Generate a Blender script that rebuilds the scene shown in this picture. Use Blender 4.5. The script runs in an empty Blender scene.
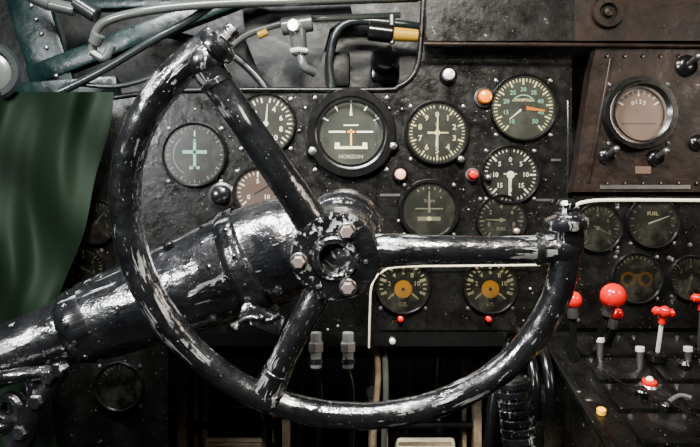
import bpy, math, random
from mathutils import Vector, Matrix, Quaternion
random.seed(7)
CZ=0.8
F=700.0
def P(px,py,d):
    return Vector(((px-350)/F*d, d, CZ-(py-223.5)/F*d))
sc=bpy.context.scene

# ------------------------------------------------------------ materials
def newmat(name):
    m=bpy.data.materials.new(name); m.use_nodes=True
    nt=m.node_tree; b=nt.nodes["Principled BSDF"]
    return m,nt,b
def plain(name,col,rough=0.5,metal=0.0,spec=0.5,coat=0.0):
    m,nt,b=newmat(name)
    b.inputs["Base Color"].default_value=(*col,1)
    b.inputs["Metallic"].default_value=metal
    b.inputs["Specular IOR Level"].default_value=spec
    b.inputs["Coat Weight"].default_value=coat
    tc=nt.nodes.new("ShaderNodeTexCoord"); n=nt.nodes.new("ShaderNodeTexNoise")
    n.inputs["Scale"].default_value=90; n.inputs["Detail"].default_value=4
    nt.links.new(tc.outputs["Object"],n.inputs["Vector"])
    mr=nt.nodes.new("ShaderNodeMapRange")
    mr.inputs[3].default_value=max(0.02,rough-0.08); mr.inputs[4].default_value=min(1,rough+0.1)
    nt.links.new(n.outputs["Fac"],mr.inputs[0]); nt.links.new(mr.outputs[0],b.inputs["Roughness"])
    return m
def paint(name,base,rough,chip=0.66,chipcol=(0.45,0.46,0.47),chipmetal=0.8,scale=60,bump=0.25,bscale=120,
          base2=None,coat=0.0,speck=0.72,stretch=(1,1,1),bdist=0.002,attr=False,spec=0.5,streak=None,dust=0.0,rvar=.18):
    m,nt,b=newmat(name); L=nt.links
    b.inputs["Specular IOR Level"].default_value=spec
    if attr:
        at=nt.nodes.new("ShaderNodeAttribute"); at.attribute_name="tc"; src=at.outputs["Vector"]
    else:
        tc=nt.nodes.new("ShaderNodeTexCoord"); src=tc.outputs["Object"]
    def mapn(s):
        mp=nt.nodes.new("ShaderNodeMapping"); mp.inputs["Scale"].default_value=s; L.new(src,mp.inputs["Vector"]); return mp.outputs[0]
    def noise(v,s,d=6,r=.6):
        n=nt.nodes.new("ShaderNodeTexNoise"); n.inputs["Scale"].default_value=s; n.inputs["Detail"].default_value=d; n.inputs["Roughness"].default_value=r
        L.new(v,n.inputs["Vector"]); return n.outputs["Fac"]
    def ramp(f,a,w=.03):
        c=nt.nodes.new("ShaderNodeValToRGB"); c.color_ramp.elements[0].position=a; c.color_ramp.elements[0].color=(0,0,0,1)
        c.color_ramp.elements[1].position=min(1,a+w); c.color_ramp.elements[1].color=(1,1,1,1); L.new(f,c.inputs[0]); return c.outputs[0]
    def math_(op,a,b_):
        n=nt.nodes.new("ShaderNodeMath"); n.operation=op
        for i,q in enumerate((a,b_)):
            if isinstance(q,(int,float)): n.inputs[i].default_value=q
            else: L.new(q,n.inputs[i])
        return n.outputs[0]
    v=mapn(stretch)
    big=noise(src,14,5)
    nf=math_('ADD',noise(v,scale,8,.68),math_('MULTIPLY',math_('SUBTRACT',big,.5),.3))
    mask=ramp(nf,chip,.03)
    if streak:
        s1=ramp(noise(mapn((1,1,.10)),streak[0],4,.6),streak[1],.03)
        mask=math_('MAXIMUM',mask,math_('MULTIPLY',s1,ramp(big,.47,.06)))
    if speck: mask=math_('MAXIMUM',mask,ramp(noise(src,420,2),speck,.04))
    mixb=nt.nodes.new("ShaderNodeMix"); mixb.data_type='RGBA'
    mixb.inputs[6].default_value=(*base,1); mixb.inputs[7].default_value=(*(base2 or [c*2.2+0.002 for c in base]),1)
    L.new(ramp(noise(src,26,7,.7),.42,.3),mixb.inputs[0])
    cc=mixb.outputs[2]
    if dust:
        md=nt.nodes.new("ShaderNodeMix"); md.data_type='RGBA'; md.inputs[7].default_value=(.22,.20,.17,1); L.new(cc,md.inputs[6])
        L.new(math_('MULTIPLY',ramp(noise(src,33,8,.75),.5,.3),dust),md.inputs[0]); cc=md.outputs[2]
    mixc=nt.nodes.new("ShaderNodeMix"); mixc.data_type='RGBA'
    L.new(cc,mixc.inputs[6]); mixc.inputs[7].default_value=(*chipcol,1)
    L.new(mask,mixc.inputs[0]); L.new(mixc.outputs[2],b.inputs["Base Color"])
    L.new(math_('MULTIPLY',mask,chipmetal),b.inputs["Metallic"])
    mr=nt.nodes.new("ShaderNodeMapRange"); mr.inputs[3].default_value=max(.03,rough-.06); mr.inputs[4].default_value=rough+rvar
    mr.inputs[1].default_value=.35; mr.inputs[2].default_value=.7
    L.new(noise(src,40,6,.7),mr.inputs[0]); L.new(math_('MAXIMUM',mr.outputs[0],math_('MULTIPLY',mask,.4)),b.inputs["Roughness"])
    hgt=math_('SUBTRACT',math_('ADD',noise(v,bscale,4),math_('MULTIPLY',noise(src,bscale*.3,2),1.6)),math_('MULTIPLY',mask,.2))
    bp=nt.nodes.new("ShaderNodeBump"); bp.inputs["Strength"].default_value=bump; bp.inputs["Distance"].default_value=bdist
    L.new(hgt,bp.inputs["Height"]); L.new(bp.outputs[0],b.inputs["Normal"])
    b.inputs["Coat Weight"].default_value=coat; b.inputs["Coat Roughness"].default_value=.06
    if coat: L.new(bp.outputs[0],b.inputs["Coat Normal"])
    return m
M={}
M['wheel']=paint("worn_gloss_black_enamel",(0.003,0.0032,0.0036),0.20,chip=0.632,scale=85,bump=0.5,bscale=105,coat=1.0,bdist=0.0024,chipcol=(0.52,0.52,0.51),attr=True,stretch=(1,1,.45),streak=(150,.585),speck=.718,spec=.75,base2=(.009,.0095,.0105))
M['column']=paint("column_black_enamel",(0.0035,0.0037,0.0042),0.20,chip=0.650,scale=60,bump=0.55,bscale=72,coat=1.0,bdist=0.0034,chipcol=(0.48,0.49,0.50),attr=True,stretch=(1,1,.7),streak=(90,.615),speck=.725,spec=.8,base2=(.011,.0115,.013))
M['panel']=paint("panel_black",(0.0018,0.0018,0.0015),0.24,chip=0.69,scale=80,bump=0.24,bscale=130,chipcol=(0.26,0.23,0.18),chipmetal=0.2,speck=.708,dust=.03,spec=.28,bdist=.0017,rvar=.22)
M['brown']=paint("panel_brown_black",(0.005,0.003,0.002),0.36,chip=0.72,scale=60,bump=0.22,bscale=130,chipcol=(0.20,0.15,0.12),chipmetal=0.2,base2=(0.022,0.012,0.008),speck=.73,spec=.25)
M['bezel']=plain("bezel_black",(0.004,0.004,0.004),0.18)
M['face']=plain("dial_face_black",(0.003,0.004,0.004),0.6,spec=.2)
M['facegrey']=plain("dial_face_smoke",(0.028,0.034,0.022),0.6,spec=.2)
M['facebrown']=plain("dial_face_brown",(0.10,0.060,0.043),0.5,spec=.2)
M['facedim']=plain("dial_face_dim",(0.008,0.011,0.006),0.6,spec=.2)
M['white']=plain("dial_white",(0.95,0.91,0.74),0.6)
M['cream']=plain("dial_cream_lume",(0.82,0.77,0.42),0.6)
M['green']=plain("dial_green_lume",(0.22,0.52,0.36),0.6)
M['dimw']=plain("dial_dim_marks",(0.22,0.22,0.15),0.6)
M['yellow']=plain("yellow_enamel",(1.0,0.50,0.0),0.5,spec=.2)
M['orange']=plain("orange_lens",(0.80,0.20,0.0),0.25,coat=0.4)
M['red']=plain("red_plastic",(0.62,0.0,0.0),0.15,coat=0.5)
M['chrome']=plain("bare_metal",(0.65,0.66,0.68),0.22,metal=1)
M['steel']=plain("dull_steel",(0.22,0.215,0.21),0.30,metal=0.9)
M['copper']=plain("aged_copper_bolt",(0.60,0.45,0.43),0.3,metal=0.8)
M['silverknob']=plain("aluminium_knob",(0.85,0.84,0.82),0.3,metal=0.5)
M['pink']=plain("pale_pink_knob",(0.85,0.45,0.35),0.4)
M['hose']=plain("grey_green_hose",(0.014,0.018,0.018),0.25)
M['hosel']=plain("pale_tube",(0.11,0.12,0.11),0.18,metal=0.4)
M['cable']=plain("white_cable",(0.95,0.85,0.66),0.5)
M['teal']=paint("teal_frame_paint",(0.0015,0.008,0.008),0.28,chip=0.7,scale=30,chipcol=(0.08,0.13,0.12),base2=(0.005,0.020,0.018))
M['haze']=paint("grey_bulkhead_with_haze",(0.003,0.0034,0.0034),0.4,chip=0.68,scale=18,chipcol=(0.04,0.04,0.036),chipmetal=0.1,base2=(0.012,0.013,0.0115),spec=.35)  # bulkhead grey, lifted in colour to imitate a veil of hazy light
M['dark']=paint("dark_bulkhead_and_holes",(0.002,0.002,0.002),0.6,chip=0.74,scale=20,chipcol=(0.05,0.045,0.04),chipmetal=0.2,spec=.2)
M['pedal']=paint("pedal_tan_metal",(0.14,0.10,0.06),0.4,chip=0.63,scale=40,chipcol=(0.45,0.38,0.28),base2=(0.50,0.38,0.25))
M['alloy']=paint("pedal_tread_alloy",(0.45,0.42,0.29),0.4,chip=0.6,scale=50,chipcol=(0.7,0.68,0.48),base2=(.22,.21,.13))
M['amber']=plain("amber_glass",(0.36,0.20,0.02),0.2,coat=0.5)
M['paper']=plain("placard",(0.5,0.47,0.42),0.6)
m,nt,b=newmat("green_canvas"); tc=nt.nodes.new("ShaderNodeTexCoord"); w=nt.nodes.new("ShaderNodeTexNoise")
w.inputs["Scale"].default_value=9; w.inputs["Detail"].default_value=5; nt.links.new(tc.outputs["Object"],w.inputs["Vector"])
cr=nt.nodes.new("ShaderNodeValToRGB"); cr.color_ramp.elements[0].position=.35; cr.color_ramp.elements[1].position=.7
cr.color_ramp.elements[0].color=(0.0015,0.0050,0.0020,1); cr.color_ramp.elements[1].color=(0.0036,0.0110,0.0044,1)
nt.links.new(w.outputs["Fac"],cr.inputs[0]); nt.links.new(cr.outputs[0],b.inputs["Base Color"]); b.inputs["Roughness"].default_value=0.7; b.inputs["Specular IOR Level"].default_value=.12
n=nt.nodes.new("ShaderNodeTexNoise"); n.inputs["Scale"].default_value=700; bp=nt.nodes.new("ShaderNodeBump"); bp.inputs["Strength"].default_value=.3
nt.links.new(tc.outputs["Object"],n.inputs["Vector"]); nt.links.new(n.outputs["Fac"],bp.inputs["Height"]); nt.links.new(bp.outputs[0],b.inputs["Normal"])
M['cloth']=m
m=bpy.data.materials.new("instrument_glass"); m.use_nodes=True; nt=m.node_tree; nt.nodes.clear()
o=nt.nodes.new("ShaderNodeOutputMaterial"); mx=nt.nodes.new("ShaderNodeMixShader"); tr=nt.nodes.new("ShaderNodeBsdfTransparent")
gl=nt.nodes.new("ShaderNodeBsdfGlossy"); gl.inputs["Roughness"].default_value=0.26; fr=nt.nodes.new("ShaderNodeFresnel"); fr.inputs[0].default_value=1.6
nt.links.new(fr.outputs[0],mx.inputs[0]); nt.links.new(tr.outputs[0],mx.inputs[1]); nt.links.new(gl.outputs[0],mx.inputs[2])
df=nt.nodes.new("ShaderNodeBsdfDiffuse"); df.inputs[0].default_value=(.58,.57,.42,1); mx2=nt.nodes.new("ShaderNodeMixShader")
tc=nt.nodes.new("ShaderNodeTexCoord"); n=nt.nodes.new("ShaderNodeTexNoise"); n.inputs["Scale"].default_value=32; n.inputs["Detail"].default_value=8; n.inputs["Roughness"].default_value=.65
nt.links.new(tc.outputs["Object"],n.inputs["Vector"]); mr=nt.nodes.new("ShaderNodeMapRange"); mr.inputs[1].default_value=.47; mr.inputs[2].default_value=.75; mr.inputs[3].default_value=.003; mr.inputs[4].default_value=.045
nt.links.new(n.outputs["Fac"],mr.inputs[0]); nt.links.new(mr.outputs[0],mx2.inputs[0]); nt.links.new(mx.outputs[0],mx2.inputs[1]); nt.links.new(df.outputs[0],mx2.inputs[2]); nt.links.new(mx2.outputs[0],o.inputs[0])
M['glass']=m

# ------------------------------------------------------------ mesh builder
_tc={}
def textmesh(s):
    if s in _tc: return _tc[s]
    cu=bpy.data.curves.new("t",'FONT'); cu.body=s; cu.size=1; cu.align_x='CENTER'; cu.align_y='CENTER'; cu.resolution_u=2; cu.offset=0.02
    ob=bpy.data.objects.new("t",cu); sc.collection.objects.link(ob)
    dg=bpy.context.evaluated_depsgraph_get(); me=bpy.data.meshes.new_from_object(ob.evaluated_get(dg))
    r=([v.co.copy() for v in me.vertices],[list(p.vertices) for p in me.polygons])
    bpy.data.objects.remove(ob); bpy.data.curves.remove(cu); bpy.data.meshes.remove(me)
    _tc[s]=r; return r
def frame(axis,up=Vector((0,0,1))):
    a=Vector(axis).normalized()
    u=Vector(up)
    if abs(a.dot(u))>0.98: u=Vector((1,0,0))
    x=u.cross(a).normalized(); y=a.cross(x).normalized()
    return x,y,a
class MB:
    def __init__(s): s.v=[];s.f=[];s.m=[];s.sm=[];s.mats=[];s.t=[];s.off=0
    def mi(s,k):
        if k not in s.mats: s.mats.append(k)
        return s.mats.index(k)
    def add(s,vs,fs,mat,smooth=True,tcs=None):
        o=len(s.v); vs=[Vector(x) for x in vs]; s.v+=vs; i=s.mi(mat)
        s.off+=.37
        s.t+= [Vector(x)+Vector((0,0,s.off)) for x in (tcs or vs)]
        for f in fs: s.f.append([o+q for q in f]); s.m.append(i); s.sm.append(smooth)
    def lathe(s,prof,org,axis,mat,seg=32,smooth=True,phase=0.0,up=Vector((0,0,1))):
        x,y,a=frame(axis,up); org=Vector(org); vs=[];fs=[];tt=[]
        n=len(prof)
        for (r,h) in prof:
            for k in range(seg):
                t=2*math.pi*k/seg+phase
                vs.append(org+a*h+(x*math.cos(t)+y*math.sin(t))*max(r,1e-6)); tt.append(Vector((math.cos(t)*r,math.sin(t)*r,h)))
        for i in range(n-1):
            for k in range(seg):
                k2=(k+1)%seg
                fs.append([i*seg+k,i*seg+k2,(i+1)*seg+k2,(i+1)*seg+k])
        s.add(vs,fs,mat,smooth,tt)
    def cyl(s,p0,p1,r,mat,seg=20,r2=None,bev=0.15):
        p0=Vector(p0);p1=Vector(p1);L=(p1-p0).length; r2=r if r2 is None else r2
        b=min(bev*min(r,r2),L*0.3)
        s.lathe([(0,0),(r-b,0),(r,b),(r2,L-b),(r2-b,L),(0,L)],p0,p1-p0,mat,seg)
    def ball(s,c,r,mat,seg=20,sc=(1,1,1)):
        vs=[];fs=[];c=Vector(c);rg=seg//2
        for i in range(rg+1):
            ph=math.pi*i/rg
            for k in range(seg):
                t=2*math.pi*k/seg
                vs.append(c+Vector((r*sc[0]*math.sin(ph)*math.cos(t),r*sc[1]*math.sin(ph)*math.sin(t),r*sc[2]*math.cos(ph))))
        for i in range(rg):
            for k in range(seg):
                k2=(k+1)%seg; fs.append([i*seg+k,(i+1)*seg+k,(i+1)*seg+k2,i*seg+k2])
        s.add(vs,fs,mat)
    def tube(s,path,rad,mat,seg=20,sub=6,smoothpath=True,flat=1.0,flatdir=None,rmod=None):
        pts=[Vector(p) for p in path]
        rs=rad if isinstance(rad,(list,tuple)) else [rad]*len(pts)
        if smoothpath and len(pts)>2:
            Q=[];R=[]
            for i in range(len(pts)-1):
                p0=pts[i-1] if i>0 else pts[i]*2-pts[i+1]; p1=pts[i];p2=pts[i+1]
                p3=pts[i+2] if i+2<len(pts) else p2*2-p1
                for j in range(sub):
                    t=j/sub
                    Q.append(0.5*((2*p1)+(p2-p0)*t+(2*p0-5*p1+4*p2-p3)*t*t+(3*p1-p0-3*p2+p3)*t**3))
                    R.append(rs[i]*(1-t)+rs[i+1]*t)
            Q.append(pts[-1]);R.append(rs[-1])
        else: Q=pts;R=list(rs)
        n=len(Q); T=[]
        for i in range(n):
            a=Q[max(0,i-1)];b_=Q[min(n-1,i+1)]; T.append((b_-a).normalized())
        x,y,a=frame(T[0], flatdir if flatdir is not None else Vector((0,1,0)))
        vs=[];fs=[];tt=[];L=0
        for i in range(n):
            if i>0: L+=(Q[i]-Q[i-1]).length
            if flatdir is not None:
                x,y,_=frame(T[i],flatdir)
            elif i>0:
                q=T[i-1].rotation_difference(T[i]); x=q@x; y=q@y
            r=R[i]*(rmod(i) if rmod else 1)
            for k in range(seg):
                t=2*math.pi*k/seg; vs.append(Q[i]+x*math.cos(t)*r+y*math.sin(t)*r*flat); tt.append(Vector((math.cos(t)*r,math.sin(t)*r,L)))
        for i in range(n-1):
            for k in range(seg):
                k2=(k+1)%seg; fs.append([i*seg+k,i*seg+k2,(i+1)*seg+k2,(i+1)*seg+k])
        fs.append(list(range(seg))[::-1]); fs.append([(n-1)*seg+k for k in range(seg)])
        s.add(vs,fs,mat,True,tt)
    def box(s,c,size,mat,R=None,bev=0.0):
        c=Vector(c)
        import bmesh
        bm=bmesh.new(); bmesh.ops.create_cube(bm,size=1.0)
        for v in bm.verts: v.co=Vector((v.co.x*size[0],v.co.y*size[1],v.co.z*size[2]))
        if bev>0: bmesh.ops.bevel(bm,geom=list(bm.edges),offset=bev,segments=2,affect='EDGES',profile=0.5)
        bm.verts.index_update()
        vs=[(R@v.co if R else v.co)+c for v in bm.verts]; fs=[[v.index for v in f.verts] for f in bm.faces]; bm.free()
        s.add(vs,fs,mat,False)
    def bar(s,p0,p1,w,t,mat,up=Vector((0,1,0)),bev=0.001):
        p0=Vector(p0);p1=Vector(p1);x,y,a=frame(p1-p0,up)
        R=Matrix((x,y,a)).transposed(); s.box((p0+p1)/2,(w,t,(p1-p0).length),mat,R,bev)
    def prism(s,poly,y0,y1,mat):
        n=len(poly); vs=[Vector((p[0],y0,p[1])) for p in poly]+[Vector((p[0],y1,p[1])) for p in poly]
        fs=[list(range(n)),[n+k for k in range(n)][::-1]]+[[k,(k+1)%n,n+(k+1)%n,n+k] for k in range(n)]
        s.add(vs,fs,mat,False)
    def obj(s,name,auto=40):
        lo=Vector([min(v[i] for v in s.v) for i in range(3)]);hi=Vector([max(v[i] for v in s.v) for i in range(3)]); c=(lo+hi)/2
        me=bpy.data.meshes.new(name); me.from_pydata([v-c for v in s.v],[],s.f)
        for k in s.mats: me.materials.append(M[k])
        me.polygons.foreach_set("material_index",s.m); me.polygons.foreach_set("use_smooth",s.sm)
        at=me.attributes.new("tc",'FLOAT_VECTOR','POINT'); at.data.foreach_set("vector",[q for v in s.t for q in v])
        me.update()
        import bmesh
        bm=bmesh.new(); bm.from_mesh(me); bmesh.ops.recalc_face_normals(bm,faces=bm.faces); bm.to_mesh(me); bm.free()
        try: me.set_sharp_from_angle(angle=math.radians(auto))
        except Exception: pass
        ob=bpy.data.objects.new(name,me); ob.location=c; sc.collection.objects.link(ob); return ob

# ------------------------------------------------------------ instrument dials
YP=0.88
class Dial(MB):
    def __init__(s,px,py,r,y=YP,bez=0.84,face='face',screws=True,h=0.007):
        super().__init__(); s.c=P(px,py,y); s.k=y/F; s.R=r*s.k; R=s.R; s.h=0.0015
        s.lathe([(R,-0.001),(R,h*.6),(R*.965,h),(R*(bez+.05),h),(R*bez,h*.7),(R*(bez-.02),s.h)],s.c,(0,-1,0),'bezel',48)
        s.lathe([(0,s.h),(R*bez,s.h)],s.c,(0,-1,0),face,48)
        s.lathe([(0,s.h+0.003),(R*bez,s.h+0.003)],s.c,(0,-1,0),'glass',48)
        s.ri=R*(bez-.03)
        if screws:
            for q in (45,135,225,315):
                p=s.c+Vector((math.cos(math.radians(q))*R*1.13,0,math.sin(math.radians(q))*R*1.13))
                s.lathe([(0.0026,0),(0.0024,.0016),(0,.0022)],p,(0,-1,0),'steel',10)
    def pt(s,a,b,l=0): return s.c+Vector((a,-(s.h+0.0004+l*0.0004),b))
    def quad(s,pts,mat,l=0): s.add([s.pt(a,b,l) for a,b in pts],[list(range(len(pts)))],mat,False)
    def ray(s,ang,r0,r1,w,mat,l=0,w2=None):
        t=math.radians(90-ang); d=(math.cos(t),math.sin(t)); n=(-d[1],d[0]); R=s.ri; w2=w if w2 is None else w2
        s.quad([(d[0]*r0*R+n[0]*w*R/2,d[1]*r0*R+n[1]*w*R/2),(d[0]*r1*R+n[0]*w2*R/2,d[1]*r1*R+n[1]*w2*R/2),
                (d[0]*r1*R-n[0]*w2*R/2,d[1]*r1*R-n[1]*w2*R/2),(d[0]*r0*R-n[0]*w*R/2,d[1]*r0*R-n[1]*w*R/2)],mat,l)
    def ticks(s,a0,a1,n,r0,r1,w,mat,big=0,rb=None):
        for i in range(n+1):
            a=a0+(a1-a0)*i/n
            if big and i%big==0: s.ray(a,rb or r0-.1,r1,w*1.9,mat)
            else: s.ray(a,r0,r1,w,mat)
    def arc(s,a0,a1,r0,r1,mat,l=0,cx=0,cy=0,n=24):
        R=s.ri
        for i in range(n):
            q=[]
            for a,r in ((i,r0),(i,r1),(i+1,r1),(i+1,r0)):
                t=math.radians(90-(a0+(a1-a0)*a/n)); q.append((cx*R+math.cos(t)*r*R,cy*R+math.sin(t)*r*R))
            s.quad(q,mat,l)
    def nums(s,lst,r,size,mat):
        for a,tx in lst:
            t=math.radians(90-a); s.text(tx,math.cos(t)*r,math.sin(t)*r,size,mat)
    def text(s,tx,x,y,size,mat,l=1):
        vs,fs=textmesh(tx); k=size*s.ri
        s.add([s.pt(x*s.ri+v.x*k,y*s.ri+v.y*k,l) for v in vs],fs,mat,False)
    def rect(s,x,y,w,h,mat,l=0):
        R=s.ri; s.quad([((x-w/2)*R,(y-h/2)*R),((x+w/2)*R,(y-h/2)*R),((x+w/2)*R,(y+h/2)*R),((x-w/2)*R,(y+h/2)*R)],mat,l)
    def disc(s,x,y,r,mat,l=1,n=20): 
        R=s.ri; s.quad([(x*R+r*R*math.cos(2*math.pi*k/n),y*R+r*R*math.sin(2*math.pi*k/n)) for k in range(n)],mat,l)

d=Dial(195,155,33,bez=.9); d.ticks(0,360,36,.92,.98,.02,'dimw',3,.86)
d.rect(0,0,.10,1.0,'green',1); d.rect(0,.10,.85,.12,'green',1); d.rect(0,-.45,.36,.10,'green',1); d.disc(0,.5,.05,'green'); d.rect(0,.74,.04,.2,'white',1)
d.arc(-150,-40,.72,.75,'dimw',0)
d.obj("radio_compass_indicator")
d=Dial(266,124,31,bez=.9,face='facedim'); d.ticks(10,350,34,.86,.97,.03,'white',2,.78)
d.nums([(30,'4'),(70,'6'),(110,'8'),(150,'10'),(190,'12'),(230,'14'),(270,'16'),(310,'20')],.6,.28,'white')
d.ray(5,-.15,.75,.09,'white',2,.02); d.disc(0,0,.1,'white',3); d.obj("airspeed_indicator")
d=Dial(351,134,45,bez=0.76,face='facedim',screws=True,h=0.012)
d.lathe([(d.R*.74,.013),(d.R*.76,.016),(d.R*.70,.016),(d.R*.68,.010)],d.c,(0,-1,0),'bezel',48)
d.rect(-.42,.06,.5,.05,'white',1); d.rect(.42,.06,.5,.05,'white',1); d.rect(0,-.42,1.0,.08,'cream',1); d.rect(0,.26,.45,.04,'cream',1)
d.ray(0,.55,.92,.09,'cream',1,.01)
for q in (-60,-30,30,60): d.ray(q,.8,.95,.04,'white')
d.rect(0,-.14,.05,.55,'yellow',1); d.rect(0,.06,.22,.05,'yellow',1); d.text('HORIZON',0,-.7,.16,'dimw')
d.arc(100,260,.93,.98,'dimw'); d.rect(-.42,-.32,.14,.1,'cream',1); d.rect(.42,-.32,.14,.1,'cream',1)
d.obj("artificial_horizon")
d=Dial(437,133,33,bez=.88,face='facedim'); d.ticks(0,360,50,.88,.98,.032,'cream',5,.78)
d.nums([(36*i,str(i)) for i in range(10)],.64,.28,'cream'); d.ray(2,-.5,.72,.10,'cream',2,.03); d.ray(90,-.35,.4,.08,'cream',2,.04); d.disc(0,0,.1,'cream',3)
d.text('FT',0,.3,.14,'dimw'); d.obj("altimeter")
d=Dial(523,108,34,bez=.92,face='facegrey'); d.ticks(-140,140,40,.86,.97,.03,'cream',4,.76); d.nums([(-140+35*i,str(10+5*i)) for i in range(9)],.6,.2,'green')
d.ray(98,.1,.72,.12,'orange',2,.05); d.ray(230,-.1,.6,.08,'white',2,.03); d.arc(-60,60,.40,.44,'green',1); d.text('MANIFOLD',0,.25,.13,'cream'); d.disc(0,0,.1,'face',3)
d.obj("manifold_pressure_gauge")
d=Dial(510,175,30,bez=.9); d.ticks(0,360,40,.88,.98,.04,'white',5,.74); d.nums([(45*i,t) for i,t in enumerate(['0','5','10','15','0','15','10','5'])],.58,.25,'white')
d.ray(183,-.1,.85,.15,'white',2,.07); d.disc(0,0,.15,'white',3); d.rect(0,.04,.5,.05,'white'); d.obj("vertical_speed_indicator")
d=Dial(429,210,31,face='facedim'); d.rect(0,.05,1.1,.05,'dimw',1); d.rect(0,-.35,.9,.16,'dimw',1); d.ray(0,-.1,.75,.09,'dimw',2,.05); d.disc(0,-.35,.09,'cream',3); d.ticks(-30,30,4,.82,.94,.04,'dimw')
d.text('TURN',0,.35,.16,'dimw'); d.obj("turn_and_bank_indicator")
d=Dial(258,192,26,face='facebrown'); d.ticks(-130,130,20,.82,.96,.04,'white',5,.7); d.ray(60,-.2,.7,.08,'face',2,.03); d.nums([(-120,'0'),(0,'5'),(120,'10')],.5,.3,'white'); d.obj("suction_gauge")
YS=YP-.004
for cx in (403,490):
    d=Dial(cx,286,28,y=YS,bez=.92,face='facedim'); d.disc(0,-.12,.36,'yellow',2); d.disc(0,-.12,.07,'face',3)
    d.ticks(-110,110,18,.8,.95,.06,'cream',3,.7); d.nums([(-80,'2'),(-40,'4'),(0,'6'),(40,'8'),(80,'10')],.56,.27,'cream'); d.ray(130,.45,.8,.07,'cream'); d.ray(230,.45,.8,.07,'cream')
    d.text('OIL',0,-.72,.22,'cream'); d.obj("oil_pressure_gauge")
def dim(name,cx,cy,r,mk='dimw',face='face',kind=0,y=YP):
    d=Dial(cx,cy,r,face=face,y=y,bez=.9); d.ticks(-140,140,24,.84,.96,.03,mk,4,.74)
    d.nums([(-110+55*i,str(i*2)) for i in range(5)],.58,.26,mk); d.ray(40+kind*77,-.2,.7,.08,mk,2,.03); d.disc(0,0,.1,mk,3)
    if kind==3: d.text('FUEL',0,-.4,.2,mk)
    return d.obj(name)
dim("engine_tachometer",97,222,23)
dim("hydraulic_pressure_gauge",84,268,22,kind=1,mk='cream')
dim("brake_pressure_gauge",120,386,25,kind=2)
dim("carburettor_temperature_gauge",501,220,26,kind=3)
YR=0.86
dim("cylinder_temperature_gauge",597,228,25,kind=1,face='facedim',y=YR)
d=Dial(652,222,27,bez=.9,face='facedim',y=YR); d.disc(-.1,.2,.5,'facegrey',0); d.ticks(-140,140,14,.8,.95,.05,'dimw'); d.ray(70,-.2,.75,.08,'white',2,.03); d.text('FUEL',0,.35,.22,'cream'); d.obj("fuel_quantity_gauge")
d=Dial(636,278,26,face='facegrey',bez=.9,y=YR)
for sx in (-.38,.38):
    d.arc(0,360,.20,.34,'yellow',1,cx=sx,cy=-.05); d.ray(sx*60,.0,.2,.1,'cream',2)
d.rect(0,.5,.8,.06,'dimw'); d.text('OIL TEMP',0,-.6,.18,'cream'); d.ticks(-60,60,10,.85,.97,.04,'cream'); d.obj("dual_oil_temperature_gauge")
dim("ammeter",690,278,23,kind=2,mk='cream',y=YR)
YB=.853
d=Dial(638,114,37,face='facebrown',bez=.8,y=YB,h=.012); d.arc(-120,120,.86,.92,'face'); d.ticks(-60,60,8,.7,.82,.03,'paper',4,.62); d.nums([(-30,'0'),(-12,'1'),(8,'2'),(28,'3')],.42,.2,'paper'); d.rect(0,-.35,1.2,.03,'face'); 
d.lathe([(d.R*.78,.012),(d.R*.81,.017),(d.R*.76,.017),(d.R*.72,.008)],d.c,(0,-1,0),'bezel',48); d.obj("direction_finder_dial")

def knob(name,px,py,r,mat,y=YP,l=0.014,ring='bezel'):
    b=MB(); c=P(px,py,y); R=r*y/F
    b.lathe([(R*1.35,-.001),(R*1.35,.003),(R*1.1,.005),(R,.004)],c,(0,-1,0),ring,24)
    b.lathe([(R*.85,.002),(R*.95,l*.6),(R*.8,l*.9),(R*.4,l),(0,l)],c,(0,-1,0),mat,24)
    return b.obj(name)
knob("amber_warning_lamp",484,98,7.5,'orange',ring='steel'); knob("instrument_lamp_knob",448,76,6.5,'silverknob')
knob("red_warning_lamp",472,175,5,'red',ring='copper'); knob("caging_knob",400,175,6,'pink')
knob("setting_knob",393,147,4.5,'steel'); knob("setting_knob",313,152,5,'steel'); knob("setting_knob",460,160,4,'steel'); knob("setting_knob",487,178,3.5,'steel')
knob("selector_knob",222,196,10,'bezel',l=.02,ring='steel')
knob("pull_knob",515,231,3.5,'copper'); knob("warning_lamp",400,318,3.5,'red'); knob("warning_lamp",487,318,3.5,'red')
knob("panel_lamp",392,340,3.5,'silverknob')
for (x,y,r) in ((606,156,7),(655,158,7),(686,66,9),(697,143,7)):
    b=MB(); c=P(x,y,YB); R=r*YB/F
    b.lathe([(R*1.2,0),(R*1.2,.003),(R,.005),(R*.6,.007),(0,.007)],c,(0,-1,0),'bezel',20)
    b.tube([c+Vector((0,-.004,0)),c+Vector((.002,-.014,.004)),c+Vector((.004,-.022,.006))],[.003,.0035,.004],'steel',12); b.ball(c+Vector((.004,-.023,.006)),.0045,'steel')
    b.obj("toggle_switch")

# ------------------------------------------------------------ panels
def pp(px,py,d): v=P(px,py,d); return (v.x,v.z)
b=MB()
out=[(58,120),(78,108),(110,98),(160,92),(240,90),(380,90),(398,87),(411,78),(418,64),(421,40),(425,-30),(572,-30),(572,345),(168,345),(168,859.8),(40,859.8)]
b.prism([pp(x,y,YP) for x,y in out],YP,YP+.006,'panel')
b.tube([P(x,y,YP) for x,y in out[2:11]],.0035,'panel',10,4)
for _ in range(70):
    x=random.uniform(170,568); y=random.uniform(95,335)
    p=P(x,y,YP); r_=random.choice([.0016,.0024,.003]); b.lathe([(r_,0),(r_*.85,.0012),(0,.0018)],p,(0,-1,0),random.choice(['bezel','bezel','steel','steel','silverknob']) if r_<.003 else 'bezel',8)
b.bar(P(376,246,YP-.001),P(376,100,YP-.001),.0012,.003,'bezel'); b.bar(P(568,100,YP-.001),P(568,330,YP-.001),.003,.003,'bezel')
b.prism([pp(x,y,YS) for x,y in ((378,258),(528,258),(528,330),(378,330))],YS,YP+.001,'panel')
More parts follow.
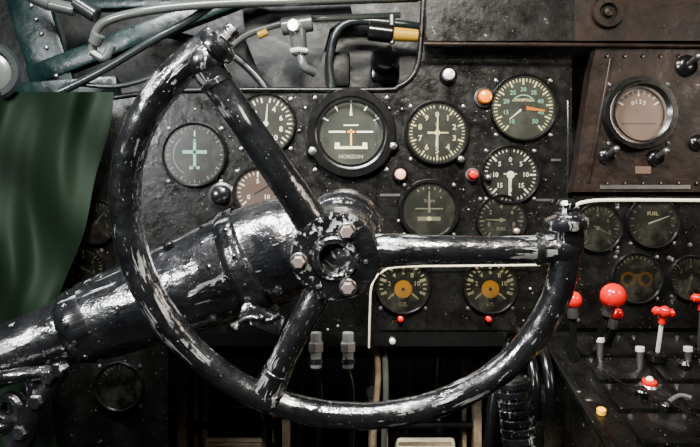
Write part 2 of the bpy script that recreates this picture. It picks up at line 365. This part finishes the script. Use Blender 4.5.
b.prism([pp(x,y,YP-.002) for x,y in ((168,332),(560,332),(560,346),(168,346))],YP-.004,YP+.001,'bezel')
for i in range(9): b.box(P(395+i*16,246,YP-.001),(.010,.001,.003),'dimw' if i%3 else 'steel')
for (x,y,w_) in ((390,195,20),(545,200,18),(556,160,10)): b.box(P(x,y,YP-.0005),(w_*.00125,.001,.003),'steel')
b.obj("instrument_panel")
b=MB()
q=.856
b.prism([pp(x,y,q) for x,y in ((596,49),(800,49),(800,192),(572,192),(575,175),(590,70))],YB,q+.02,'brown')
b.prism([pp(x,y,q) for x,y in ((573,-40),(800,-40),(800,42),(573,42))],q-.006,q+.02,'brown')
b.prism([pp(x,y,q) for x,y in ((426,-40),(573,-40),(573,42),(426,42))],q-.006,q+.02,'panel')
b.tube([P(424,44,q-.006),P(560,45,q-.006),P(800,47,q-.006)],.003,'brown',10)
for i in range(11):
    x=606+i*18
    for y in (56,184): b.lathe([(.0026,0),(.0024,.0014),(0,.0018)],P(x,y,YB),(0,-1,0),'bezel',8)
b.bar(P(611,58,YB),P(588,183,YB),.004,.004,'brown')
b.lathe([(.020,0),(.018,.006),(.011,.006),(.010,-.0)],P(607,13,q-.006),(0,-1,0),'brown',28)
b.lathe([(0,.0005),(.0105,.0005)],P(607,13,q-.006),(0,-1,0),'dark',28)  # flat dark disc painting the shade of an open hole
b.lathe([(.006,0),(.005,.006),(0,.007)],P(607,13,q-.006),(0,-1,0),'brown',16)
b.box(P(643,170,YB-.0005),(.019,.001,.009),'facebrown'); b.box(P(645,187,YB-.001),(.11,.002,.005),'steel')
b.obj("radio_equipment_panel")
b=MB()
b.prism([pp(x,y,YR) for x,y in ((575,196),(800,196),(800,328),(575,328))],YR,YR+.012,'panel')
for x,y in ((578,258),(617,252),(669,258),(617,205),(690,245),(578,320),(610,250),(660,318)): b.lathe([(.003,0),(.0026,.0014),(0,.0018)],P(x,y,YR),(0,-1,0),'steel',8)
b.obj("engine_instrument_panel")
b=MB(); b.tube([P(573,207,YR-.006),P(585,202,YR-.008),P(620,200,YR-.008),(P(760,201,YR-.008))],.0022,'cable',8); b.obj("white_cable")
b=MB(); b.tube([P(369,348,YP-.008),P(370,310,YP-.008),P(372,285,YP-.009),P(382,272,YP-.009),P(400,267,YP-.014),P(460,266,YP-.014),P(540,265,YP-.012)],.0013,'cable',8); b.obj("white_cable")

# ------------------------------------------------------------ control wheel
h=P(335,258,.60); back=P(341,236,.69); n=(h-back).normalized()
cam=Vector((0,0,CZ))
def W(px,py,off=0):
    dr=Vector(((px-350)/F,1,-(py-223.5)/F)); hh=h+n*off-n*0.008
    t=(hh-cam).dot(n)/dr.dot(n); return cam+dr*t
k=.60/F
b=MB()
rim=[(218,38),(203,50),(180,70),(156,98),(138,130),(128,165),(125,205),(131,245),(145,285),(168,322),(198,355),(235,383),(275,402),(320,413),(365,416),(410,411),(455,397),(500,371),(533,337),(556,297),(565,260),(567,230)]
b.tube([W(*p) for p in rim],[15*k]*2+[16*k]*8+[14.5*k]*(len(rim)-10),'wheel',28,8,rmod=lambda i:1+.012*math.sin(i*1.9)+.012*math.sin(i*.7))
def spoke(pts,rs): b.tube([W(*p) for p in pts],[r*k for r in rs],'wheel',24,6)
spoke([(335,258,-.012),(312,222,-.006),(285,182,0),(250,130,0),(222,90,0),(203,62,0)],[20,18,16,15,15,17])
spoke([(335,258,-.012),(380,251,-.006),(430,250,0),(490,250,0),(540,249,0),(566,248,0)],[20,18,15,14,14,16])
spoke([(335,258,-.012),(318,292,-.006),(302,322,0),(285,355,0),(268,392,0)],[19,15,13.5,13.5,17])
for (x,y,r) in ((205,62,19),(564,247,18),(269,396,18)): b.ball(W(x,y),r*k,'wheel')
for (x0,y0,x1,y1,r) in ((214,78,220,88,17),(534,249,545,249,16.5),(274,378,279,368,15.5)):
    b.cyl(W(x0,y0),W(x1,y1),r*k,'wheel',24,bev=.3)
def cap(p0,p1,sc_=1):
    a=W(*p0); c=W(*p1); L=(c-a).length
    pr=[(15,0),(16.5,.15),(17,.42),(21,.46),(22,.54),(21,.62),(16,.66),(11,.70),(7,.74),(6.5,.80),(9,.84),(9.5,.90),(7,.97),(0,1)]
    b.lathe([(r*k*sc_,t*L) for r,t in pr],a,c-a,'wheel',32)
    b.lathe([(11.5*k*sc_,.70*L),(11.5*k*sc_,.735*L),(7*k,.745*L)],a,c-a,'chrome',6,False)
cap((567,252),(566,198)); cap((196,70),(236,26),.92)
hubL=(h-back).length
b.lathe([(0,-hubL),(44*k,-hubL),(47*k,-hubL+.004),(47*k,-hubL+.014),(43*k,-hubL+.018),(41*k,-.045),(41*k,-.022),(43*k,-.020),(45.5*k,-.014),(45.5*k,-.003),(43*k,.002),(26*k,.0025),(24*k,.001)],h,n,'wheel',56)
b.lathe([(24*k,.001),(23*k,.004),(21*k,.0055),(17*k,.0055),(15.5*k,.004),(15*k,-.004),(15*k,-.014),(0,-.014)],h,n,'wheel',40)
b.lathe([(12*k,-.013),(12*k,-.004),(11*k,-.003),(7.5*k,-.003),(7*k,-.004),(7*k,-.013)],h,n,'steel',6,False,phase=.3)
b.lathe([(0,-.0135),(7*k,-.0135)],h,n,'dark',20)  # dark disc over the bore floor, painted shade of the hollow
for (bx,by) in ((347,231),(299,261),(348,287)):
    p=W(bx,by,.010)
    b.lathe([(9*k,-.001),(9*k,.0012),(8*k,.002),(7*k,.002)],p,n,'steel',20)
    b.lathe([(6.8*k,.001),(6.8*k,.0055),(5.5*k,.007),(0,.007)],p,n,'copper',6,False)
for bx,by in ((320,236),(366,262),(318,287)):
    b.lathe([(2.5*k,0),(2*k,.001),(0,.0012)],W(bx,by,.0105),n,'steel',10)
wheel=b.obj("control_wheel")

# ------------------------------------------------------------ control column
b=MB(); yc=.745
def C(px,py,d=yc): return P(px,py,d)
axis_pts=[(-70,386,28,.70),(0,357,30,.715),(70,330,34,.73),(78,327,38,.73),(88,323,38.5,.73),(93,321,41,.735),(160,297,46,.74),(163,296,47,.74),(168,294,47,.74),(171,293,46,.74),(232,268,52,.745),(240,265,56,.745),(252,261,57,.745),(258,258,53,.745),(290,247,52,.745),(306,241,49,.745),(314,239,42,.745),(318,237,34,.745)]
def dens(lst,n=6):
    o=[]
    for i in range(len(lst)-1):
        for j in range(n):
            t=j/n; o.append(tuple(lst[i][q]*(1-t)+lst[i+1][q]*t for q in range(4)))
    return o+[lst[-1]]
ap=dens(axis_pts)
b.tube([C(x,y,dd) for x,y,r,dd in ap],[r*dd/F for x,y,r,dd in ap],'column',64,1,smoothpath=False,rmod=lambda i:1+.005*math.sin(i*1.3)+.004*math.sin(i*.41))
ax=(C(240,265)-C(93,321,.735)).normalized()
def onsurf(px,py,r,d,ang):
    c=C(px,py,d); t=math.radians(ang); dirv=-Vector((0,1,0))*math.cos(t)+ax.cross(Vector((0,1,0)))*math.sin(t)
    return c+dirv.normalized()*r*d/F, dirv.normalized()
for (px,py,r,d) in ((84,325,38.5,.73),(246,263,56.5,.745),(222,272,51,.745)):
    for a_ in range(-80,100,30):
        p,dv=onsurf(px,py,r,d,a_); b.lathe([(.0028,-.001),(.0025,.0012),(0,.002)],p,dv,'column',10)
for (px,py,r,d,a_) in ((205,279,50,.742,-50),(270,254,53,.745,-40),(190,285,49,.74,62)):
    p,dv=onsurf(px,py,r,d,a_); b.lathe([(.006,-.002),(.006,.003),(.004,.005),(0,.005)],p,dv,'column',6,False)
b.lathe([(44*k,0),(48*k,.004),(49*k,.03),(44*k,.07),(0,.075)],back,-n,'column',40)
b.box(C(262,318,.70),(.045,.02,.02),'column',Matrix.Rotation(.4,3,'Y'),.004)
b.tube([C(232,326,.69),C(250,318,.69),C(268,321,.69),C(280,314,.69)],.0028,'wheel',10)
b.ball(C(237,327,.687),.004,'wheel',12); b.ball(C(262,318,.687),.004,'wheel',12)
b.obj("control_column")
b=MB(); d=.69
b.tube([P(62,368,d),P(40,400,d),P(14,452,d),P(-20,520,d),P(-20,1035,d)],[.009,.010,.011,.012,.012],'column',16,4)
b.tube([P(28,372,d-.01),P(34,395,d),P(30,430,d+.01),P(30,520,d+.02)],[.006,.007,.008,.008],'column',12,4)
b.tube([P(-40,385,d),P(10,376,d-.01),P(55,372,d-.005)],[.008,.007,.007],'column',12,4)
b.lathe([(.016,-.006),(.016,.006),(.013,.009),(.008,.009),(.006,.006),(.006,-.006)],P(10,408,d),(0,-1,0),'column',24)
b.tube([P(-30,430,d),P(0,428,d),P(22,420,d)],[.01,.009,.007],'column',12,4)
for x,y in ((62,368),(40,400),(24,430),(52,375)): b.lathe([(.008,0),(.008,.012),(.006,.014),(0,.014)],P(x,y,d),(0,-1,0),'column',6,False)
b.obj("column_support_bracket")

# ------------------------------------------------------------ engine control pedestal
b=MB()
x0,x1=.232,.62; yb,yf=.862,.50; zb=P(0,332,.862).z; zf=CZ-(462-223.5)/F*.62-.03
def top(x,y): return zb+(zf-zb)*(yb-y)/(yb-yf)
prof=[(yb,zb),(yf,zf),(yf,.0),(yb,.0)]
vs=[(x0,a_,c) for a_,c in prof]+[(x1,a_,c) for a_,c in prof]
b.add(vs,[[0,1,2,3],[4,7,6,5],[0,4,5,1],[1,5,6,2],[2,6,7,3],[3,7,4,0]],'panel',False)
sl=Vector((0,yf-yb,zf-zb)).normalized(); up=Vector((1,0,0)).cross(sl).normalized(); up=up if up.z>0 else -up
Rm=Matrix((Vector((1,0,0)),sl,Vector((1,0,0)).cross(sl))).transposed()
def T(x,y,o=0): return Vector((x,y,top(x,y)))+up*o
b.bar(T(x0,yb,.002),T(x0,yf,.002),.008,.008,'panel')
for i,xa in enumerate((.275,.345,.415,.485)):
    for j,ya in enumerate((.83,.775,.72,.665,.61)):
        b.box(T(xa+.02,ya-.01,.002),(.062,.048,.006),'panel',Rm,.001)
        for s_ in (-1,1): b.lathe([(.0025,0),(.002,.0014),(0,.0016)],T(xa+.02+s_*.026,ya+.008,.005),up,'steel',8)
        if (i+j)%2==0: b.lathe([(.007,0),(.007,.006),(.004,.009),(0,.009)],T(xa+.02,ya-.01,.005),up,'bezel',14)
b.obj("control_pedestal")
b=MB()
zq=P(0,400,.78).z
for xg in (.214,.198):
    pts=[]
    for i in range(13):
        t=math.radians(-10+i*12); pts.append(Vector((xg,.82-.075*math.cos(t),zq+.05*math.sin(t)*1.4)))
    b.tube(pts,.006,'bezel',10,3)
    b.bar(Vector((xg,.81,zq-.005)),Vector((xg,.81,.0)),.008,.05,'panel')
b.obj("throttle_quadrant")
def lever(name,ball,base,db,dt,rb,mat,kind=0,sw=.005,sm='bezel'):
    b=MB(); pb=P(*ball,dt); pa=P(*base,db)
    dv=(pb-pa).normalized()
    b.bar(pa,pb-dv*rb*dt/F*.6,sw*1.6,sw*.7,sm)
    if kind==0: b.ball(pb,rb*dt/F,mat,28); b.lathe([(.006,-.012),(.0065,-.006),(.006,0)],pb-dv*rb*dt/F*.8,dv,'steel',14)
    else:
        b.cyl(pb-Vector((.012,0,-.003)),pb+Vector((.013,0,-.001)),.005,mat,14,bev=.6); b.ball(pb+Vector((0,-.004,.002)),.0065,mat,14); b.cyl(pb-Vector((0,0,.004)),pb-dv*.012,.004,mat,12)
    b.lathe([(.011,-.004),(.011,.003),(.007,.006),(.005,.006)],pa,dv,'bezel',16)
    return b.obj(name)
lever("propeller_lever",(573,300),(573,398),.79,.78,9,'red')
lever("throttle_lever",(613,296),(590,365),.80,.765,13,'red')
lever("mixture_lever",(617,314),(606,352),.815,.80,6,'red')
lever("fuel_selector_handle",(663,313),(657,356),.775,.765,8,'red',1,sw=.003,sm='silverknob')
lever("fuel_shutoff_handle",(702,300),(699,352),.79,.78,8,'red',1,sw=.003,sm='steel')
def onped(px,py,o=0):
    dr=Vector(((px-350)/F,1,-(py-223.5)/F)); p0=Vector((0,yb,zb)); t=(p0-cam).dot(up)/dr.dot(up); return cam+dr*t+up*o
for (x,y) in ((600,362),(688,372),(640,372)):
    b=MB(); p=onped(x,y); tp=p+Vector((0,0,.022)); b.cyl(p,tp,.003,'steel',10,.004); b.cyl(tp,tp+Vector((0,0,.006)),.005,'silverknob',14); b.obj("trim_switch")
b=MB(); p=onped(648,392); b.lathe([(.010,0),(.010,.008),(.008,.010)],p,up,'steel',20); b.lathe([(.008,.006),(.0075,.013),(0,.016)],p,up,'red',18); b.ball(p+up*.014,.004,'white',10); b.obj("fire_warning_lamp")
b=MB(); p=onped(601,414); b.cyl(p,p+up*.006,.0045,'yellow',16); b.obj("yellow_button")
b=MB(); p=onped(664,414); b.cyl(p,p+up*.012,.005,'bezel',14); b.tube([p+up*.01,p+up*.02+Vector((.012,0,0)),p+up*.02+Vector((.02,-.01,0))],.0025,'steel',8); b.obj("trim_crank")
b=MB(); b.tube([onped(600,380,.012),onped(622,398,.016),onped(650,408,.016),onped(690,425,.012)],.0012,'bezel',8); b.obj("wire_lead")
dd=.70
b=MB(); p0=P(522,460,dd); p1=P(512,378,dd); L=(p1-p0).length; pr=[(0,0),(.0166,0)]
for i in range(9):
    t=i/9; pr+=[(.0175,L*t+.001),(.0175,L*t+.006),(.0155,L*t+.007),(.0155,L*t+.009)]
pr+=[(.016,L*.97),(.011,L),(0,L)]
b.lathe(pr,p0,p1-p0,'wheel',28); b.cyl(P(523,458,dd),Vector((P(524,0,dd).x,dd,0)),.013,'column'); b.obj("hydraulic_damper")
b=MB(); q0=P(488,560,.8); b.tube([P(510,345,.82),P(498,375,.81),P(490,440,.80),q0,Vector((q0.x,.8,0))],.007,'bezel',12); b.obj("black_conduit")

# ------------------------------------------------------------ rudder pedals
yd=1.05
for cx in (235,425):
    b=MB(); w=52
    for s_ in (-1,1):
        q0=P(cx+s_*w-2,600,yd); b.bar(P(cx+s_*w,340,yd),Vector((q0.x,yd,0)),.012,.02,'pedal'); b.bar(P(cx+s_*(w-13),350,yd+.02),P(cx+s_*(w-13),600,yd+.02),.006,.014,'pedal')
        b.cyl(P(cx+s_*w,392,yd-.018),P(cx+s_*w,392,yd+.0),.011,'steel',16)
    b.cyl(P(cx-w,425,yd),P(cx+w,425,yd),.006,'dark',12)
    b.box(P(cx,456,yd-.03),(.085,.05,.045),'alloy',Matrix.Rotation(-.5,3,'X'),.006)
    for i in range(4): b.box(P(cx,444+i*6,yd-.063),(.075,.006,.004),'pedal')
    b.cyl(P(cx-w-6,352,yd),P(cx+w+6,352,yd),.008,'dark',12)
    b.obj("rudder_pedal")
b=MB()
for x,y in ((316,346),(348,348)):
    b.cyl(P(x,332,.86),P(x,368,.86),.007,'silverknob',14); b.cyl(P(x,342,.86),P(x,352,.86),.010,'silverknob',6); b.cyl(P(x,358,.86),P(x,364,.86),.009,'chrome',14); q0=P(x+2,520,1.0); b.tube([P(x,366,.86),P(x+4,400,.92),q0,Vector((q0.x,1.0,0))],.004,'bezel',10)
b.obj("hydraulic_line_fittings")
b=MB()
for x,dx,r in ((205,4,.006),(262,-6,.008),(300,3,.005),(405,5,.005),(440,-3,.007),(462,2,.005)):
    q0=P(x-dx,520,1.14); b.tube([P(x,330,1.14),P(x+dx,380,1.15),P(x,430,1.14),q0,Vector((q0.x,1.14,0))],r,'pedal' if x%2 else 'steel',10)
b.cyl(P(160,405,1.17),P(500,400,1.17),.010,'steel',12); b.cyl(P(150,350,1.18),P(520,350,1.18),.014,'dark',12)
b.obj("control_rod_linkage")
b=MB(); q0=P(372,520,.95); b.tube([P(376,340,.90),P(378,380,.90),P(374,430,.92),q0,Vector((q0.x,.95,0))],.004,'pedal',10)
q0=P(384,520,.95); b.tube([P(384,340,.90),P(386,390,.90),P(384,440,.92),q0,Vector((q0.x,.95,0))],.004,'hosel',10); b.obj("brake_line")

# ------------------------------------------------------------ upper left hoses, frame, drape
b=MB()
b.tube([P(92,52,.86),P(97,30,.855),P(115,18,.85),P(160,9,.85),(P(215,4,.86)),P(300,1,.87),P(430,-4,.9)],.0055,'hosel',14)
b.tube([P(92,52,.86),P(104,58,.86),P(112,45,.86)],.0055,'hosel',12)
b.cyl(P(94,44,.857),P(99,34,.853),.008,'hosel',14); b.obj("oxygen_hose")
b=MB(); b.tube([P(60,92,.865),P(100,72,.865),P(150,42,.865),P(190,20,.87),P(230,-8,.87)],.005,'hose',12); b.tube([P(75,84,.87),P(120,86,.87),P(165,72,.87),P(200,50,.87)],.003,'hose',10); b.obj("air_line")
b=MB(); b.tube([P(225,52,.9),P(245,36,.9),P(270,27,.9),P(300,20,.9),P(330,18,.9),P(400,15,.92)],.0040,'hosel',12)
c=P(297,32,.895); b.cyl(c+Vector((0,0,.008)),c+Vector((.004,0,-.030)),.012,'hosel',14,.009); b.cyl(c+Vector((-.020,0,.006)),c+Vector((.020,0,.012)),.011,'hosel',14); b.cyl(c+Vector((.003,0,-.022)),c+Vector((.003,-.0,-.028)),.013,'silverknob',6); b.cyl(c+Vector((.0,-.004,.006)),c+Vector((-.004,-.018,.004)),.008,'silverknob',8); b.tube([c+Vector((.004,0,-.03)),c+Vector((.010,0,-.045)),c+Vector((.022,.01,-.050))],.006,'hosel',10)
b.cyl(c+Vector((-.05,.002,-.004)),c+Vector((-.038,.002,.001)),.005,'amber',12)
b.obj("pipe_elbow_fitting")
b=MB(); b.cyl(P(392,44,.9),P(392,15,.9),.004,'steel',10); b.cyl(P(392,34,.9),P(420,36,.9),.009,'amber',18,.008,bev=.4); b.cyl(P(368,31,.9),P(393,34,.9),.012,'bezel',18); b.cyl(P(420,36,.9),P(428,37,.9),.008,'steel',12); b.obj("cockpit_lamp")
b=MB()
for p,r_,m_ in (([(430,28),(350,22),(330,55),(332,90)],.006,'hose'),([(150,30),(220,48),(260,80),(275,110)],.006,'hose')):
    b.tube([P(x,y,.95) for x,y in p],r_,m_,10)
b.prism([pp(x,y,.97) for x,y in ((240,-20),(345,-20),(352,14),(330,30),(322,60),(338,110),(300,110),(262,80),(246,40))],.965,.975,'haze')
b.box(P(325,70,.975),(.07,.02,.05),'haze',None,.006); b.box(P(385,72,.975),(.04,.02,.03),'bezel',None,.006); b.lathe([(0,.02),(.016,.02),(.02,.0),(.02,-.02)],P(385,60,.96),(0,-1,0),'bezel',20)
b.obj("pipework_bundle")
b=MB()
b.bar(P(20,-30,.93),P(62,100,.93),.055,.03,'teal',bev=.006)
b.bar(P(30,78,.92),P(260,-10,.93),.028,.02,'teal',bev=.005)
b.bar(P(-40,100,.90),P(120,88,.92),.030,.025,'teal',bev=.005)
b.bar(P(60,6,.935),P(420,-6,.935),.018,.02,'teal',bev=.004)
for i in range(8): p=P(26+i*5,-8+i*14,.914); b.lathe([(.003,0),(.0026,.002),(0,.003)],p,(0,-1,0),'steel',10)
b.cyl(P(75,2,.88),P(97,16,.88),.010,'hose',14); b.cyl(P(45,3,.88),P(75,10,.88),.008,'hosel',14); b.cyl(P(30,-6,.88),P(52,4,.88),.010,'hosel',14)
b.obj("windshield_frame")
b=MB(); c=P(-10,72,.84); b.lathe([(.034,-.005),(.036,.004),(.032,.008),(.026,.008),(.024,.004)],c,(.3,-1,0),'hose',36); b.lathe([(0,.004),(.018,.006),(.025,.003)],c,(.3,-1,0),'hosel',30); b.obj("fresh_air_vent")
b=MB(); nx,nz=90,70; vs=[];fs=[]
for j in range(nz+1):
    tz=j/nz; py=92+tz*420
    for i in range(nx+1):
        tx=i/nx; edge=114-56*min(1,tz*1.9)+5*math.sin(tz*7)+2*math.sin(tz*23); px=-70+tx*(edge+70)
        g=px*.07-tz*6+1.2*math.sin(tz*6)
        fold=.014*math.sin(g)+.006*math.sin(px*.15+tz*9+math.sin(tz*11))+.005*math.sin(px*.06-tz*22)
        vs.append(P(px,py,.822+fold+ .02*(1-tx)))
for j in range(nz):
    for i in range(nx): a_=j*(nx+1)+i; fs.append([a_,a_+1,a_+nx+2,a_+nx+1])
b.add(vs,fs,'cloth'); b.obj("green_canvas_curtain")

# ------------------------------------------------------------ room shell
def slab(name,lo,hi,mat):
    b=MB(); lo=Vector(lo);hi=Vector(hi); b.box((lo+hi)/2,hi-lo,mat); return b.obj(name)
slab("floor",(-.8,-.8,-.04),(.8,1.5,0),'dark')
slab("wall_front",(-.8,1.3,0),(.8,1.34,.9),'dark')
slab("wall_front_upper",(-.8,1.0,.9),(.8,1.03,1.7),'haze')
slab("wall_left",(-.84,-.8,0),(-.8,1.34,1.7),'teal')
slab("wall_right",(.8,-.8,0),(.84,1.34,1.7),'brown')
slab("ceiling",(-.8,-.8,1.7),(.8,1.34,1.74),'teal')

# ------------------------------------------------------------ lights
def area(name,loc,tgt,sx,sy,e,col,spread=180):
    l=bpy.data.lights.new(name,'AREA'); l.shape='RECTANGLE'; l.size=sx; l.size_y=sy; l.energy=e; l.color=col; l.spread=math.radians(spread)
    o=bpy.data.objects.new(name,l); o.location=loc; o.rotation_euler=(Vector(tgt)-Vector(loc)).to_track_quat('-Z','Y').to_euler(); sc.collection.objects.link(o)
area("windshield_daylight",(-.22,.44,1.40),(-.14,.60,.8),.40,.12,13,(.97,.98,1),130)
area("side_window_daylight",(-.70,-.1,1.1),(.1,.62,.78),.15,.16,6,(.96,.98,1),100)
area("overhead_front_key",(.05,-.2,1.62),(.10,.85,.74),.16,.15,8,(1,.94,.83),75)  # added key light above and behind the camera, brightens the dials
area("right_window_daylight",(.74,.30,1.08),(.15,.7,.8),.12,.2,2.2,(1,.86,.74))
w=bpy.data.worlds.new("world"); sc.world=w; w.use_nodes=True
w.node_tree.nodes["Background"].inputs[0].default_value=(.6,.65,.7,1); w.node_tree.nodes["Background"].inputs[1].default_value=.01
cd=bpy.data.cameras.new("camera"); co=bpy.data.objects.new("camera",cd); sc.collection.objects.link(co)
co.location=cam; co.rotation_euler=(math.radians(90),0,0); cd.sensor_width=36; cd.lens=36; cd.clip_start=.01; sc.camera=co
